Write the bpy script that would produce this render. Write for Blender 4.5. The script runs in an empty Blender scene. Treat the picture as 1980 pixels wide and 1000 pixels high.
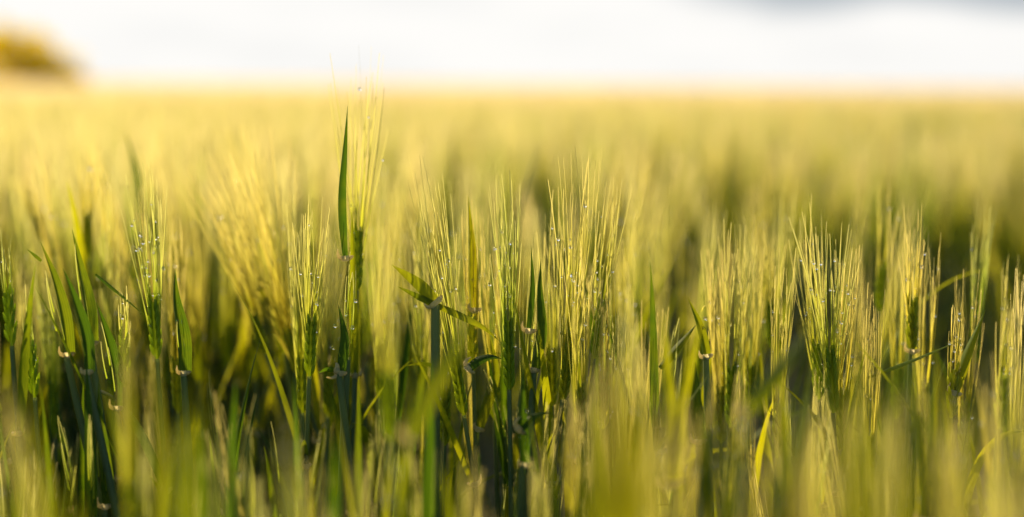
import bpy, math, random
import numpy as np
from mathutils import Vector, Matrix

# ------------------------------------------------------------------ scene, camera, sky, sun
sc = bpy.context.scene
COL = sc.collection
R = math.radians
CAM_H = 1.02
PITCH, ROLL = 7.0, 0.43
LENS = 50.0
FPX = LENS / 36.0 * 1980.0
SUN_AZ, SUN_EL = -36.0, 22.5          # degrees; azimuth from +Y (view direction), minus = towards the left

cam_d = bpy.data.cameras.new('camera')
cam = bpy.data.objects.new('camera', cam_d)
COL.objects.link(cam)
cam_d.lens = LENS
cam_d.sensor_width = 36.0
cam_d.clip_start = 0.02
cam_d.clip_end = 6000.0
CAM_R = Matrix.Rotation(R(90.0 - PITCH), 3, 'X') @ Matrix.Rotation(R(ROLL), 3, 'Z')
cam.matrix_world = Matrix.Translation((0, 0, CAM_H)) @ CAM_R.to_4x4()
cam_d.dof.use_dof = True
cam_d.dof.focus_distance = 1.15
cam_d.dof.aperture_fstop = 1.65
cam_d.dof.aperture_blades = 0
sc.camera = cam

sc.view_settings.view_transform = 'Standard'
sc.view_settings.look = 'None'
sc.view_settings.gamma = 1.0
sc.view_settings.use_curve_mapping = False
sc.view_settings.exposure = 0.92
sc.render.engine = 'CYCLES'
sc.cycles.max_bounces = 10
sc.cycles.diffuse_bounces = 5
sc.cycles.transmission_bounces = 8
sc.cycles.glossy_bounces = 3
sc.cycles.use_denoising = True
sc.cycles.caustics_reflective = False
sc.cycles.sample_clamp_indirect = 6.0

sun_d = bpy.data.lights.new('sun', 'SUN')
sun = bpy.data.objects.new('sun', sun_d)
COL.objects.link(sun)
sun_d.energy = 4.8
sun_d.angle = R(0.6)
sun_d.color = (1.0, 0.785, 0.47)
sdir = Vector((math.sin(R(SUN_AZ)) * math.cos(R(SUN_EL)), math.cos(R(SUN_AZ)) * math.cos(R(SUN_EL)), math.sin(R(SUN_EL))))
sun.rotation_euler = sdir.to_track_quat('Z', 'Y').to_euler()


def build_world():
    w = bpy.data.worlds.new('World')
    sc.world = w
    w.use_nodes = True
    nt = w.node_tree
    nt.nodes.clear()
    N, L = nt.nodes.new, nt.links.new
    out = N('ShaderNodeOutputWorld')
    sky = N('ShaderNodeTexSky')
    sky.sky_type = 'NISHITA'
    sky.sun_disc = False
    sky.sun_elevation = R(SUN_EL)
    sky.sun_rotation = R(SUN_AZ)
    sky.air_density = 1.0
    sky.dust_density = 0.6
    bg = N('ShaderNodeBackground')
    bg.inputs['Strength'].default_value = 0.09
    L(sky.outputs[0], bg.inputs['Color'])
    # bright cloud veil low over the horizon with a grey cloud bank above it
    tc = N('ShaderNodeTexCoord')
    sep = N('ShaderNodeSeparateXYZ')
    L(tc.outputs['Generated'], sep.inputs[0])
    mp = N('ShaderNodeMapping')
    mp.inputs['Scale'].default_value = (7, 7, 30)
    L(tc.outputs['Generated'], mp.inputs[0])
    no = N('ShaderNodeTexNoise')
    no.inputs['Scale'].default_value = 1.0
    no.inputs['Detail'].default_value = 4.0
    L(mp.outputs[0], no.inputs['Vector'])

    def math_(op, a, b=None, clamp=False):
        m = N('ShaderNodeMath')
        m.operation = op
        m.use_clamp = clamp
        for i, v in enumerate((a, b)):
            if v is None:
                continue
            if isinstance(v, (int, float)):
                m.inputs[i].default_value = v
            else:
                L(v, m.inputs[i])
        return m.outputs[0]

    def ss(v, a, b):
        m = N('ShaderNodeMapRange')
        m.interpolation_type = 'SMOOTHSTEP'
        m.inputs['From Min'].default_value = a
        m.inputs['From Max'].default_value = b
        L(v, m.inputs['Value'])
        return m.outputs[0]
    nz = math_('SUBTRACT', no.outputs['Fac'], 0.5)
    # grey bank: high and to the right
    e = math_('ADD', sep.outputs['Z'], math_('MULTIPLY', nz, 0.055))
    e = math_('ADD', e, math_('MULTIPLY', sep.outputs['X'], 0.055))
    bank = math_('MULTIPLY', ss(e, 0.059, 0.078), ss(sep.outputs['X'], 0.0, 0.2))
    patches = math_('MULTIPLY', ss(no.outputs['Fac'], 0.42, 0.70), 0.12)
    grey = math_('MAXIMUM', bank, patches)
    mixc = N('ShaderNodeMix')
    mixc.data_type = 'RGBA'
    L(grey, mixc.inputs['Factor'])
    mixc.inputs[6].default_value = (1.0, 0.985, 0.955, 1)
    mixc.inputs[7].default_value = (0.47, 0.52, 0.56, 1)
    cl = N('ShaderNodeBackground')
    cl.inputs['Strength'].default_value = 0.53
    L(mixc.outputs[2], cl.inputs['Color'])
    front = ss(sep.outputs['Y'], 0.2, 0.85)
    low = ss(sep.outputs['Z'], 0.42, 0.10)
    fac = math_('MULTIPLY', math_('MULTIPLY', front, low), 1.0)
    mx = N('ShaderNodeMixShader')
    L(fac, mx.inputs[0])
    L(bg.outputs[0], mx.inputs[1])
    L(cl.outputs[0], mx.inputs[2])
    L(mx.outputs[0], out.inputs['Surface'])


build_world()


def at(px, py, d):
    """The world point seen at photo pixel (px, py) at depth d along the view axis."""
    v = Vector(((px - 990.0) / FPX, -(py - 500.0) / FPX, -1.0)) * d
    return np.array(CAM_R @ v) + np.array((0, 0, CAM_H))


CAM_RI = CAM_R.transposed()


def project(p):
    v = CAM_RI @ (Vector(p) - Vector((0, 0, CAM_H)))
    d = -v.z
    return 990 + v.x / d * FPX, 500 - v.y / d * FPX, d


# ------------------------------------------------------------------ materials
def plant_mat(name, dark, light, tr_a, tr_b, tfac, rough, spec=0.35, veins=0.0, tip=None, tip_tr=None):
    m = bpy.data.materials.new(name)
    m.use_nodes = True
    nt = m.node_tree
    nt.nodes.clear()
    N, L = nt.nodes.new, nt.links.new
    out = N('ShaderNodeOutputMaterial')
    at_ = N('ShaderNodeAttribute')
    at_.attribute_name = 'tint'
    oi = N('ShaderNodeObjectInfo')
    fr = N('ShaderNodeMath')
    fr.operation = 'MULTIPLY_ADD'
    L(oi.outputs['Random'], fr.inputs[0])
    fr.inputs[1].default_value = 0.5
    ad = N('ShaderNodeMath')
    ad.operation = 'SUBTRACT'
    L(at_.outputs['Fac'], ad.inputs[0])
    ad.inputs[1].default_value = 0.25
    L(ad.outputs[0], fr.inputs[2])
    geo = N('ShaderNodeNewGeometry')
    no = N('ShaderNodeTexNoise')
    no.inputs['Scale'].default_value = 60.0
    no.inputs['Detail'].default_value = 3.0
    L(geo.outputs['Position'], no.inputs['Vector'])
    av = N('ShaderNodeMath')
    av.operation = 'MULTIPLY_ADD'
    L(no.outputs['Fac'], av.inputs[0])
    av.inputs[1].default_value = 0.5
    av.inputs[2].default_value = -0.25
    f = N('ShaderNodeMath')
    f.operation = 'ADD'
    f.use_clamp = True
    L(av.outputs[0], f.inputs[0])
    L(fr.outputs[0], f.inputs[1])
    al = N('ShaderNodeAttribute')
    al.attribute_name = 'along'

    def mix(a, b, c=None):
        x = N('ShaderNodeMix')
        x.data_type = 'RGBA'
        L(f.outputs[0], x.inputs['Factor'])
        x.inputs[6].default_value = (*a, 1)
        x.inputs[7].default_value = (*b, 1)
        o = x.outputs[2]
        if c is not None:
            y = N('ShaderNodeMix')
            y.data_type = 'RGBA'
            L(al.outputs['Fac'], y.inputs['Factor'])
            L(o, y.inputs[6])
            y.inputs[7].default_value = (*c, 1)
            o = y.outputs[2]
        return o
    cb, ct = mix(dark, light, tip), mix(tr_a, tr_b, tip_tr)
    pr = N('ShaderNodeBsdfPrincipled')
    L(cb, pr.inputs['Base Color'])
    pr.inputs['Roughness'].default_value = rough
    pr.inputs['Specular IOR Level'].default_value = spec
    tr = N('ShaderNodeBsdfTranslucent')
    if veins:
        ac = N('ShaderNodeAttribute')
        ac.attribute_name = 'across'
        wv = N('ShaderNodeMath')
        wv.operation = 'MULTIPLY'
        L(ac.outputs['Fac'], wv.inputs[0])
        wv.inputs[1].default_value = 58.0
        sn = N('ShaderNodeMath')
        sn.operation = 'SINE'
        L(wv.outputs[0], sn.inputs[0])
        mr = N('ShaderNodeMapRange')
        L(sn.outputs[0], mr.inputs['Value'])
        mr.inputs['From Min'].default_value = -1
        mr.inputs['To Min'].default_value = 1.0 - veins
        mr.inputs['To Max'].default_value = 1.0
        mu = N('ShaderNodeMix')
        mu.data_type = 'RGBA'
        mu.blend_type = 'MULTIPLY'
        mu.inputs['Factor'].default_value = 1.0
        L(ct, mu.inputs[6])
        cmb = N('ShaderNodeCombineColor')
        for i in range(3):
            L(mr.outputs[0], cmb.inputs[i])
        L(cmb.outputs[0], mu.inputs[7])
        ct = mu.outputs[2]
        bp = N('ShaderNodeBump')
        bp.inputs['Strength'].default_value = 0.25
        bp.inputs['Distance'].default_value = 0.0003
        L(sn.outputs[0], bp.inputs['Height'])
        L(bp.outputs[0], pr.inputs['Normal'])
    L(ct, tr.inputs['Color'])
    mx = N('ShaderNodeMixShader')
    mx.inputs[0].default_value = tfac
    L(pr.outputs[0], mx.inputs[1])
    L(tr.outputs[0], mx.inputs[2])
    L(mx.outputs[0], out.inputs['Surface'])
    return m


M_STEM = plant_mat('stem_green', (0.09, 0.14, 0.055), (0.14, 0.19, 0.07), (0.22, 0.28, 0.05), (0.32, 0.36, 0.05), 0.4, 0.5, 0.25)
M_LEAF = plant_mat('leaf_green', (0.035, 0.085, 0.008), (0.08, 0.15, 0.010), (0.08, 0.16, 0.004), (0.56, 0.54, 0.006), 0.57, 0.6, 0.15, veins=0.35)
M_EAR = plant_mat('ear_green', (0.13, 0.21, 0.02), (0.20, 0.25, 0.025), (0.54, 0.66, 0.03), (0.66, 0.68, 0.05), 0.7, 0.5)
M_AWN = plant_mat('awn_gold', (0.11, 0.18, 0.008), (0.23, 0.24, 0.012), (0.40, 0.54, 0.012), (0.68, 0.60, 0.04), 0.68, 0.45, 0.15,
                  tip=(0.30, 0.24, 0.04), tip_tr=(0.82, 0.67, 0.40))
M_COLLAR = plant_mat('collar_cream', (0.40, 0.36, 0.18), (0.52, 0.46, 0.24), (0.9, 0.78, 0.42), (0.95, 0.84, 0.5), 0.6, 0.5)
M_BUSH = plant_mat('bush_leaf', (0.40, 0.29, 0.004), (0.48, 0.34, 0.005), (0.94, 0.73, 0.004), (0.96, 0.77, 0.006), 0.66, 0.7, 0.1)


def plain_mat(name, a, b, scale, rough=0.9):
    m = bpy.data.materials.new(name)
    m.use_nodes = True
    nt = m.node_tree
    pr = nt.nodes['Principled BSDF']
    geo = nt.nodes.new('ShaderNodeNewGeometry')
    no = nt.nodes.new('ShaderNodeTexNoise')
    no.inputs['Scale'].default_value = scale
    no.inputs['Detail'].default_value = 6
    nt.links.new(geo.outputs['Position'], no.inputs['Vector'])
    x = nt.nodes.new('ShaderNodeMix')
    x.data_type = 'RGBA'
    x.inputs[6].default_value = (*a, 1)
    x.inputs[7].default_value = (*b, 1)
    nt.links.new(no.outputs['Fac'], x.inputs['Factor'])
    nt.links.new(x.outputs[2], pr.inputs['Base Color'])
    pr.inputs['Roughness'].default_value = rough
    return m


M_SOIL = plain_mat('soil', (0.05, 0.045, 0.02), (0.09, 0.075, 0.035), 9.0)
M_BARK = plain_mat('bark', (0.06, 0.05, 0.03), (0.12, 0.10, 0.07), 14.0)


def dew_mat():
    m = bpy.data.materials.new('dew_water')
    m.use_nodes = True
    pr = m.node_tree.nodes['Principled BSDF']
    pr.inputs['Base Color'].default_value = (1, 1, 1, 1)
    pr.inputs['Roughness'].default_value = 0.08
    pr.inputs['IOR'].default_value = 1.33
    pr.inputs['Transmission Weight'].default_value = 1.0
    pr.inputs['Specular IOR Level'].default_value = 1.0
    return m


M_DEW = dew_mat()
MATS = [M_STEM, M_LEAF, M_EAR, M_AWN, M_COLLAR]
STEM, LEAF, EAR, AWN, COLLAR, DEW = range(6)
PMAT = MATS + [M_DEW]


# ------------------------------------------------------------------ mesh collecting (quads only)
def unit(v):
    v = np.asarray(v, float)
    n = np.linalg.norm(v, axis=-1, keepdims=True)
    return v / np.maximum(n, 1e-9)


class Geo:
    def __init__(self):
        self.v, self.q, self.m, self.al, self.ac, self.n = [], [], [], [], [], 0

    def add(self, V, Q, mat, al, ac):
        self.v.append(V)
        self.q.append(Q + self.n)
        self.m.append(np.full(len(Q), mat, np.int32))
        self.al.append(al)
        self.ac.append(ac)
        self.n += len(V)

    def tube(self, P, r, sides, mat, al=None):
        P = np.asarray(P, float)
        n = len(P)
        r = np.broadcast_to(np.asarray(r, float), (n,))
        T = unit(np.gradient(P, axis=0))
        ref = np.array((0.13, 0.97, 0.2)) if abs(T[:, 1]).mean() < 0.8 else np.array((1.0, 0.1, 0.1))
        U = unit(np.cross(T, ref))
        W = np.cross(T, U)
        a = np.arange(sides) * 2 * math.pi / sides
        V = P[:, None, :] + r[:, None, None] * (np.cos(a)[None, :, None] * U[:, None, :] + np.sin(a)[None, :, None] * W[:, None, :])
        i, j = np.meshgrid(np.arange(n - 1), np.arange(sides), indexing='ij')
        j2 = (j + 1) % sides
        Q = np.stack([i * sides + j, i * sides + j2, (i + 1) * sides + j2, (i + 1) * sides + j], -1).reshape(-1, 4)
        al = np.zeros(n) if al is None else al
        self.add(V.reshape(-1, 3), Q, mat, np.repeat(al, sides), np.zeros(n * sides))

    def ribbon(self, P, S, w, fold, mat, across=3):
        """A leaf blade: path P, unit side vectors S, full widths w, fold = height of the V against the half width."""
        P = np.asarray(P, float)
        n = len(P)
        T = unit(np.gradient(P, axis=0))
        Nn = np.cross(S, T)
        fold = np.broadcast_to(np.asarray(fold, float), (n,))
        c = np.linspace(-1, 1, across)
        V = P[:, None, :] + 0.5 * w[:, None, None] * (c[None, :, None] * S[:, None, :] + (fold[:, None] * np.abs(c)[None, :] ** 1.3)[:, :, None] * Nn[:, None, :])
        i, j = np.meshgrid(np.arange(n - 1), np.arange(across - 1), indexing='ij')
        Q = np.stack([i * across + j, i * across + j + 1, (i + 1) * across + j + 1, (i + 1) * across + j], -1).reshape(-1, 4)
        self.add(V.reshape(-1, 3), Q, mat, np.repeat(np.linspace(0, 1, n), across), np.tile((c + 1) / 2, n))

    def spindle(self, p0, axis, length, r, sides, rings, mat):
        t = np.linspace(0, 1, rings)
        prof = r * np.maximum(np.sin(math.pi * np.clip(t, 0.02, 0.97)) ** 0.7, 0.06)
        P = np.asarray(p0)[None, :] + np.asarray(axis)[None, :] * (t * length)[:, None]
        self.tube(P, prof, sides, mat)

    def ball(self, c, r, rings=6, sides=8, mat=DEW):
        t = np.linspace(0.02, math.pi - 0.02, rings)
        P = np.stack([np.zeros(rings), np.zeros(rings), -np.cos(t) * r], -1) + np.asarray(c)
        self.tube(P, np.sin(t) * r, sides, mat)

    def arrays(self):
        return (np.concatenate(self.v), np.concatenate(self.q), np.concatenate(self.m), np.concatenate(self.al), np.concatenate(self.ac))


def make_mesh(name, V, Q, mi, al, ac, tint, mats, smooth=True):
    me = bpy.data.meshes.new(name)
    nv, nq = len(V), len(Q)
    me.vertices.add(nv)
    me.vertices.foreach_set('co', np.ascontiguousarray(V, np.float32).ravel())
    me.loops.add(nq * 4)
    me.loops.foreach_set('vertex_index', np.ascontiguousarray(Q, np.int32).ravel())
    me.polygons.add(nq)
    me.polygons.foreach_set('loop_start', np.arange(nq, dtype=np.int32) * 4)
    for m in mats:
        me.materials.append(m)
    me.polygons.foreach_set('material_index', np.ascontiguousarray(mi, np.int32))
    me.polygons.foreach_set('use_smooth', np.full(nq, smooth))
    for nm, arr in (('tint', np.broadcast_to(np.asarray(tint, np.float32), (nv,))), ('along', al), ('across', ac)):
        a = me.attributes.new(nm, 'FLOAT', 'POINT')
        a.data.foreach_set('value', np.ascontiguousarray(arr, np.float32))
    me.update(calc_edges=True)
    return me


def link_mesh(name, geo, parent=None, tint=0.5, mat=None, extra=None):
    V, Q, mi, al, ac = geo.arrays()
    if mat is None:
        k = int(mi[0])
        mats = [PMAT[k]]
        if (mi != k).any():
            mats, used = [], sorted(set(mi.tolist()))
            lut = np.zeros(8, np.int32)
            for i, u in enumerate(used):
                lut[u] = i
                mats.append(PMAT[u])
            mi = lut[mi]
        else:
            mi = np.zeros_like(mi)
    else:
        mats, mi = [mat], np.zeros_like(mi)
    o = bpy.data.objects.new(name, make_mesh(name, V, Q, mi, al, ac, tint, mats))
    COL.objects.link(o)
    if parent is not None:
        o.parent = parent
    return o


def empty(name, loc):
    o = bpy.data.objects.new(name, None)
    COL.objects.link(o)
    o.location = loc
    o.empty_display_size = 0.05
    return o


def tag(o, label, cat, group=None, kind=None):
    if label:
        o['label'] = label
    if cat:
        o['category'] = cat
    if group:
        o['group'] = group
    if kind:
        o['kind'] = kind


# ------------------------------------------------------------------ barley
def bez(p0, p1, p2, n):
    t = np.linspace(0, 1, n)[:, None]
    return (1 - t) ** 2 * p0 + 2 * t * (1 - t) * p1 + t * t * p2


def poly_smooth(pts, n):
    pts = np.asarray(pts, float)
    if len(pts) == 2:
        pts = np.array([pts[0], (pts[0] + pts[1]) / 2, pts[1]])
    d = np.concatenate([[0], np.cumsum(np.linalg.norm(np.diff(pts, axis=0), axis=1))])
    t = np.linspace(0, d[-1], n)
    out = np.stack([np.interp(t, d, pts[:, k]) for k in range(3)], -1)
    for _ in range(max(1, n // 5)):
        out[1:-1] = 0.25 * out[:-2] + 0.5 * out[1:-1] + 0.25 * out[2:]
    return out


def leaf_width(n, w, base=0.75):
    t = np.linspace(0, 1, n)
    return w * np.minimum(base + (1 - base) * t / 0.25, 1.0) * np.clip(1 - ((t - 0.3) / 0.7).clip(0) ** 1.6, 0.03, 1)


def free_leaf(rng, p0, az, el, length, width, bend, n, twist=0.0):
    """A blade that leaves p0 at elevation el towards azimuth az and droops by bend (radians) on its way."""
    t = np.linspace(0, 1, n)
    ele = el - bend * t ** 1.5
    h = np.array((math.cos(az), math.sin(az), 0))
    T = np.cos(ele)[:, None] * h + np.sin(ele)[:, None] * np.array((0, 0, 1.0))
    P = p0 + np.concatenate([[np.zeros(3)], np.cumsum(T[:-1] * length / (n - 1), axis=0)])
    side0 = np.array((-math.sin(az), math.cos(az), 0))
    T = unit(np.gradient(P, axis=0))
    up = np.cross(side0[None, :], T)
    tw = twist * t
    S = unit(np.cos(tw)[:, None] * side0 + np.sin(tw)[:, None] * up)
    return P, S, leaf_width(n, width)


def collar_geo(lst, p, axis, out, r, lod=0):
    """Pale collar where a blade leaves its sheath, with two little pointed auricles."""
    axis, out = unit(axis), unit(out)
    g = Geo()
    lst.append(g)
    g.tube([p - axis * 0.0022, p, p + axis * 0.0022], [r * 1.12, r * 1.35, r * 1.12], 7, COLLAR)
    s = unit(np.cross(axis, out))
    z = 0.55 + 0.6 * abs(math.sin(p[0] * 991.0 + p[2] * 377.0))
    for k in (-1, 1):
        c = p + s * k * r * 1.1
        P = bez(c, c + (s * k * 0.004 + axis * 0.001) * z, c + (s * k * 0.0025 - out * 0.003 * k + axis * (0.004 + 0.003 * k)) * z, 4)
        g.tube(P, [0.0019, 0.0017, 0.0011, 0.0003], 5, COLLAR)


def gen_plant(rng, B, T, spread, n_awn=24, ear_len=0.065, lod=0, leaves=None, stem_r=0.0018, boot=False, dew=0,
              n_leaf=2, fan_az=None, awn_r=0.00062, head=True, root=(0, 0, 0), drop=(0.05, 0.14), upright=False, curve=0.0):
    """Parts of one barley plant standing on root: B = base of the ear, T = tip of its awns, spread = half width of the
    fan at the tips (m).  leaves: [(points, width, fold, side)] to place blades by hand; else n_leaf free blades."""
    B, T, root = np.asarray(B, float), np.asarray(T, float), np.asarray(root, float)
    a = unit(T - B)
    Ltot = np.linalg.norm(T - B)
    if fan_az is None:
        u = unit(np.cross(a, np.array((0, 1.0, 0))))
    else:
        u = np.array((math.cos(fan_az), math.sin(fan_az), 0))
        u = unit(u - a * (u @ a))
    w = np.cross(u, a)
    parts = {}
    seg = (12, 7, 4)[lod]
    sd = (7, 4, 3)[lod]
    # stem
    g = Geo()
    ctrl = B - a * np.linalg.norm(B - root) * 0.55
    ctrl[2] = max(ctrl[2], 0.2)
    SP = bez(root, ctrl, B, seg * 2)
    tt = np.linspace(0, 1, len(SP))
    rad = np.interp(tt, [0, 0.6, 0.9, 1], [stem_r * 1.5, stem_r * 1.25, stem_r * 1.1, stem_r])
    if boot:
        rad = np.interp(tt, [0, 0.62, 0.8, 0.95, 1], [stem_r * 1.5, stem_r * 1.4, stem_r * 1.75, stem_r * 1.7, stem_r * 1.4])
    g.tube(SP, rad, sd, STEM)

    def on_stem(s):
        """the point s metres below the ear base, and the stem's direction there"""
        d = np.concatenate([[0], np.cumsum(np.linalg.norm(np.diff(SP[::-1], axis=0), axis=1))])
        P = SP[::-1]
        p = np.array([np.interp(s, d, P[:, k]) for k in range(3)])
        q = np.array([np.interp(s + 0.02, d, P[:, k]) for k in range(3)])
        return p, unit(p - q)
    collar = []
    blades = []
    if leaves is not None:
        for L in leaves:
            pts, width, fold = L[0], L[1], L[2]
            n = 16
            P = poly_smooth(pts, n)
            Tn = unit(np.gradient(P, axis=0))
            view = unit(P - np.array((0, 0, CAM_H)) + root * 0)
            face = L[3] if len(L) > 3 else 0.25
            S = unit(np.cross(Tn, view))
            Nn = np.cross(S, Tn)
            ang = face + np.linspace(0, L[4] if len(L) > 4 else 0.4, n)
            S = unit(np.cos(ang)[:, None] * S + np.sin(ang)[:, None] * Nn)
            gl = Geo()
            gl.ribbon(P, S, leaf_width(n, width, L[5] if len(L) > 5 else 0.75), fold, LEAF, 5)
            blades.append(gl)
            if len(L) <= 6 or L[6]:
                collar_geo(collar, P[0], Tn[0], view[0], max(0.0023, stem_r * 1.25))
    else:
        az0 = rng.uniform(0, 2 * math.pi)
        s = rng.uniform(*drop)
        for k in range(n_leaf):
            p, tdir = on_stem(s)
            az = az0 + k * math.pi + rng.uniform(-0.5, 0.5)
            ln = rng.uniform(0.13, 0.2) * (1 + 0.25 * k)
            el = R(rng.uniform(58, 84))
            bend = R(rng.choice([rng.uniform(2, 18), rng.uniform(15, 50), rng.uniform(60, 115)]))
            if upright:
                el, bend, ln = R(rng.uniform(80, 88)), R(rng.uniform(0, 9)), ln * 0.8
            n = (14, 7, 4)[lod]
            P, S, W = free_leaf(rng, p, az, el, ln, rng.uniform(0.0065, 0.0098), bend, n, rng.uniform(-1.1, 1.1))
            gl = Geo()
            gl.ribbon(P, S, W, np.linspace(0.75, 0.15, n) if lod < 2 else 0.3, LEAF, (5, 3, 2)[lod])
            blades.append(gl)
            out = np.array((math.cos(az), math.sin(az), 0))
            if lod == 0 or (lod == 1 and k == 0):
                collar_geo(collar, p, tdir, out, stem_r * 1.35)
            # sheath below the collar
            q = [on_stem(s + x)[0] for x in (0.0, 0.05, 0.12, 0.2)]
            g.tube(q[::-1], [stem_r * 1.3, stem_r * 1.45, stem_r * 1.45, stem_r * 1.35], sd, STEM)
            s += rng.uniform(0.12, 0.2)
    parts['stem'] = g
    parts['leaf'] = blades
    if collar:
        parts['collar'] = collar
    if not head:
        return parts
    ear, awn, dewg = Geo(), Geo(), Geo()
    if not boot:
        ear.tube(bez(B, B + a * ear_len * 0.5, B + a * ear_len * 0.95, 4), 0.0013, 4, EAR)
    al_len = Ltot - ear_len
    ns = (8, 5, 3)[lod]
    spots = []
    for k in range(n_awn):
        f = (k + 0.5) / n_awn
        side = 1 if k % 2 else -1
        third = (k // 2) % 3 - 1
        p0 = B + a * ear_len * f * 0.92
        off = unit(a + u * side * (0.30 - 0.14 * f) + w * third * 0.18)
        glen = 0.0115 * (1.0 - 0.25 * abs(f - 0.45))
        if not boot:
            if lod == 0:
                ear.spindle(p0 + (u * side + w * third * 0.8) * 0.0014, off, glen, 0.0015, 6, 6, EAR)
            elif lod == 1 and k % 2 == 0 or lod == 1:
                ear.spindle(p0 + (u * side + w * third * 0.8) * 0.0014, off, glen, 0.0022, 4, 4, EAR)
        q0 = p0 + off * glen * 0.9
        ang = rng.choice([rng.uniform(-0.4, 1.0), rng.uniform(0.0, 0.7)]) * side
        ln = al_len * rng.choice([rng.uniform(0.72, 1.0), rng.uniform(0.9, 1.06)])
        tipp = B + a * (ear_len * f * 0.75 + ln) + u * spread * ang * (1.15 - 0.35 * f) + w * spread * 0.45 * rng.uniform(-1, 1)
        tipp = tipp + u * curve * ln
        q1 = q0 + (tipp - q0) * 0.42 + off * ln * 0.11 + a * ln * 0.02 - u * curve * ln * 0.3
        P = bez(q0, q1, tipp, ns)
        r = awn_r * rng.uniform(0.85, 1.15)
        tp = np.linspace(0, 1, ns)
        fa = rng.uniform(0, math.pi)
        Tn = unit(np.gradient(P, axis=0))
        S = unit(np.cross(Tn, u * math.cos(fa) + w * math.sin(fa)))
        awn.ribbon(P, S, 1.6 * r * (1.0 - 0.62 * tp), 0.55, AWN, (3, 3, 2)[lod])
        awn.al[-1][:] = awn.al[-1] * (0.5 if lod == 0 else 0.72)  # nearer plants take less of the pale tone that stands for distance haze
        if dew:
            spots.append(P)
    if lod == 2:
        ear.spindle(B, a, ear_len, 0.0055, 4, 4, EAR)
    for _ in range(int(dew * 1.6)):
        P = spots[rng.randrange(len(spots))]
        t = rng.random() ** 1.3 * 0.8 * (ns - 1)
        i = int(t)
        c = P[i] * (1 - (t - i)) + P[min(i + 1, ns - 1)] * (t - i)
        r = rng.choice([0.0005, 0.0006, 0.0008, 0.0010, 0.0013, 0.0016])
        dewg.ball(c + np.array((rng.uniform(-1, 1), rng.uniform(-1, 0), -0.6)) * r * 0.8, r)
    if ear.n:
        parts['ear'] = ear
    parts['awns'] = awn
    if dewg.n:
        parts['dew'] = dewg
    return parts


def build_plant(parts, loc, tint):
    t = empty('barley_plant', loc)
    link_mesh('stem', parts['stem'], t, tint)
    for gl in parts['leaf']:
        link_mesh('leaf', gl, t, tint)
    for cg in parts.get('collar', ()):
        link_mesh('leaf_collar', cg, t, tint)
    ear = None
    if 'ear' in parts:
        ear = link_mesh('ear', parts['ear'], t, tint)
    if 'awns' in parts:
        link_mesh('awns', parts['awns'], ear or t, tint)
    if 'dew' in parts:
        d = link_mesh('dew', parts['dew'], ear or t, tint)
        d['kind'] = 'stuff'
    return t


def copy_plant(src, loc, rot, scale):
    r = src.copy()
    COL.objects.link(r)
    r.location, r.rotation_euler, r.scale = loc, rot, scale
    for ch in list(src.children):
        c = ch.copy()
        COL.objects.link(c)
        c.parent = r
        for gch in list(ch.children):
            d = gch.copy()
            COL.objects.link(d)
            d.parent = c
    return r


HEROES = []          # (px at the ear, depth, short phrase, object)


def hero(seed, label, b, t, d, spread=40, n=24, ear=0.065, leaves=None, dew=14, lean=0.0, dt=0.0, phrase=None, tint=None, **kw):
    """A plant placed by eye: ear base and awn tips given as photo pixels at depth d."""
    rng = random.Random(seed)
    B, T = at(b[0], b[1], d), at(t[0], t[1], d + dt)
    a = unit(T - B)
    if d > 0.98 and not kw.get('boot') and kw.get('head', True):
        T = T + a * np.linalg.norm(T - B) * 0.13
        B = B - np.array((0, 0, 0.012))
        n = int(n * 1.4)
    if d < 0.98 and not kw.get('boot') and np.linalg.norm(T - B) < 0.13:
        B = T - a * 0.13                           # ears near the lens hang below the frame's visible part
    root = np.array((B[0] - a[0] * 0.35 + lean + rng.uniform(-0.03, 0.03), B[1] + rng.uniform(-0.03, 0.03), 0.0))
    lv = None
    if leaves is not None:
        lv = []
        for L in leaves:
            pts = [at(p[0], p[1], d + (p[2] if len(p) > 2 else 0.0)) for p in L[0]]
            lv.append((pts, *L[1:]))
    if d < 0.98:
        kw['upright'] = True
    if kw.get('boot') and tint is None:
        tint = 0.02
    parts = gen_plant(rng, B, T, spread / FPX * d * (1.1 if d > 0.98 else 1.0), n, ear * 0.68, 0, lv, root=root, dew=dew, **kw)
    for k, v in parts.items():
        for g in (v if isinstance(v, list) else [v]):
            g.v = [x - root for x in g.v]
    o = build_plant(parts, root, rng.random() if tint is None else tint)
    tag(o, label, 'barley', 'barley plants standing in the field')
    HEROES.append(((b[0] + t[0]) / 2, d, phrase, o, label, b[1], t[1]))
    return o


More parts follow.
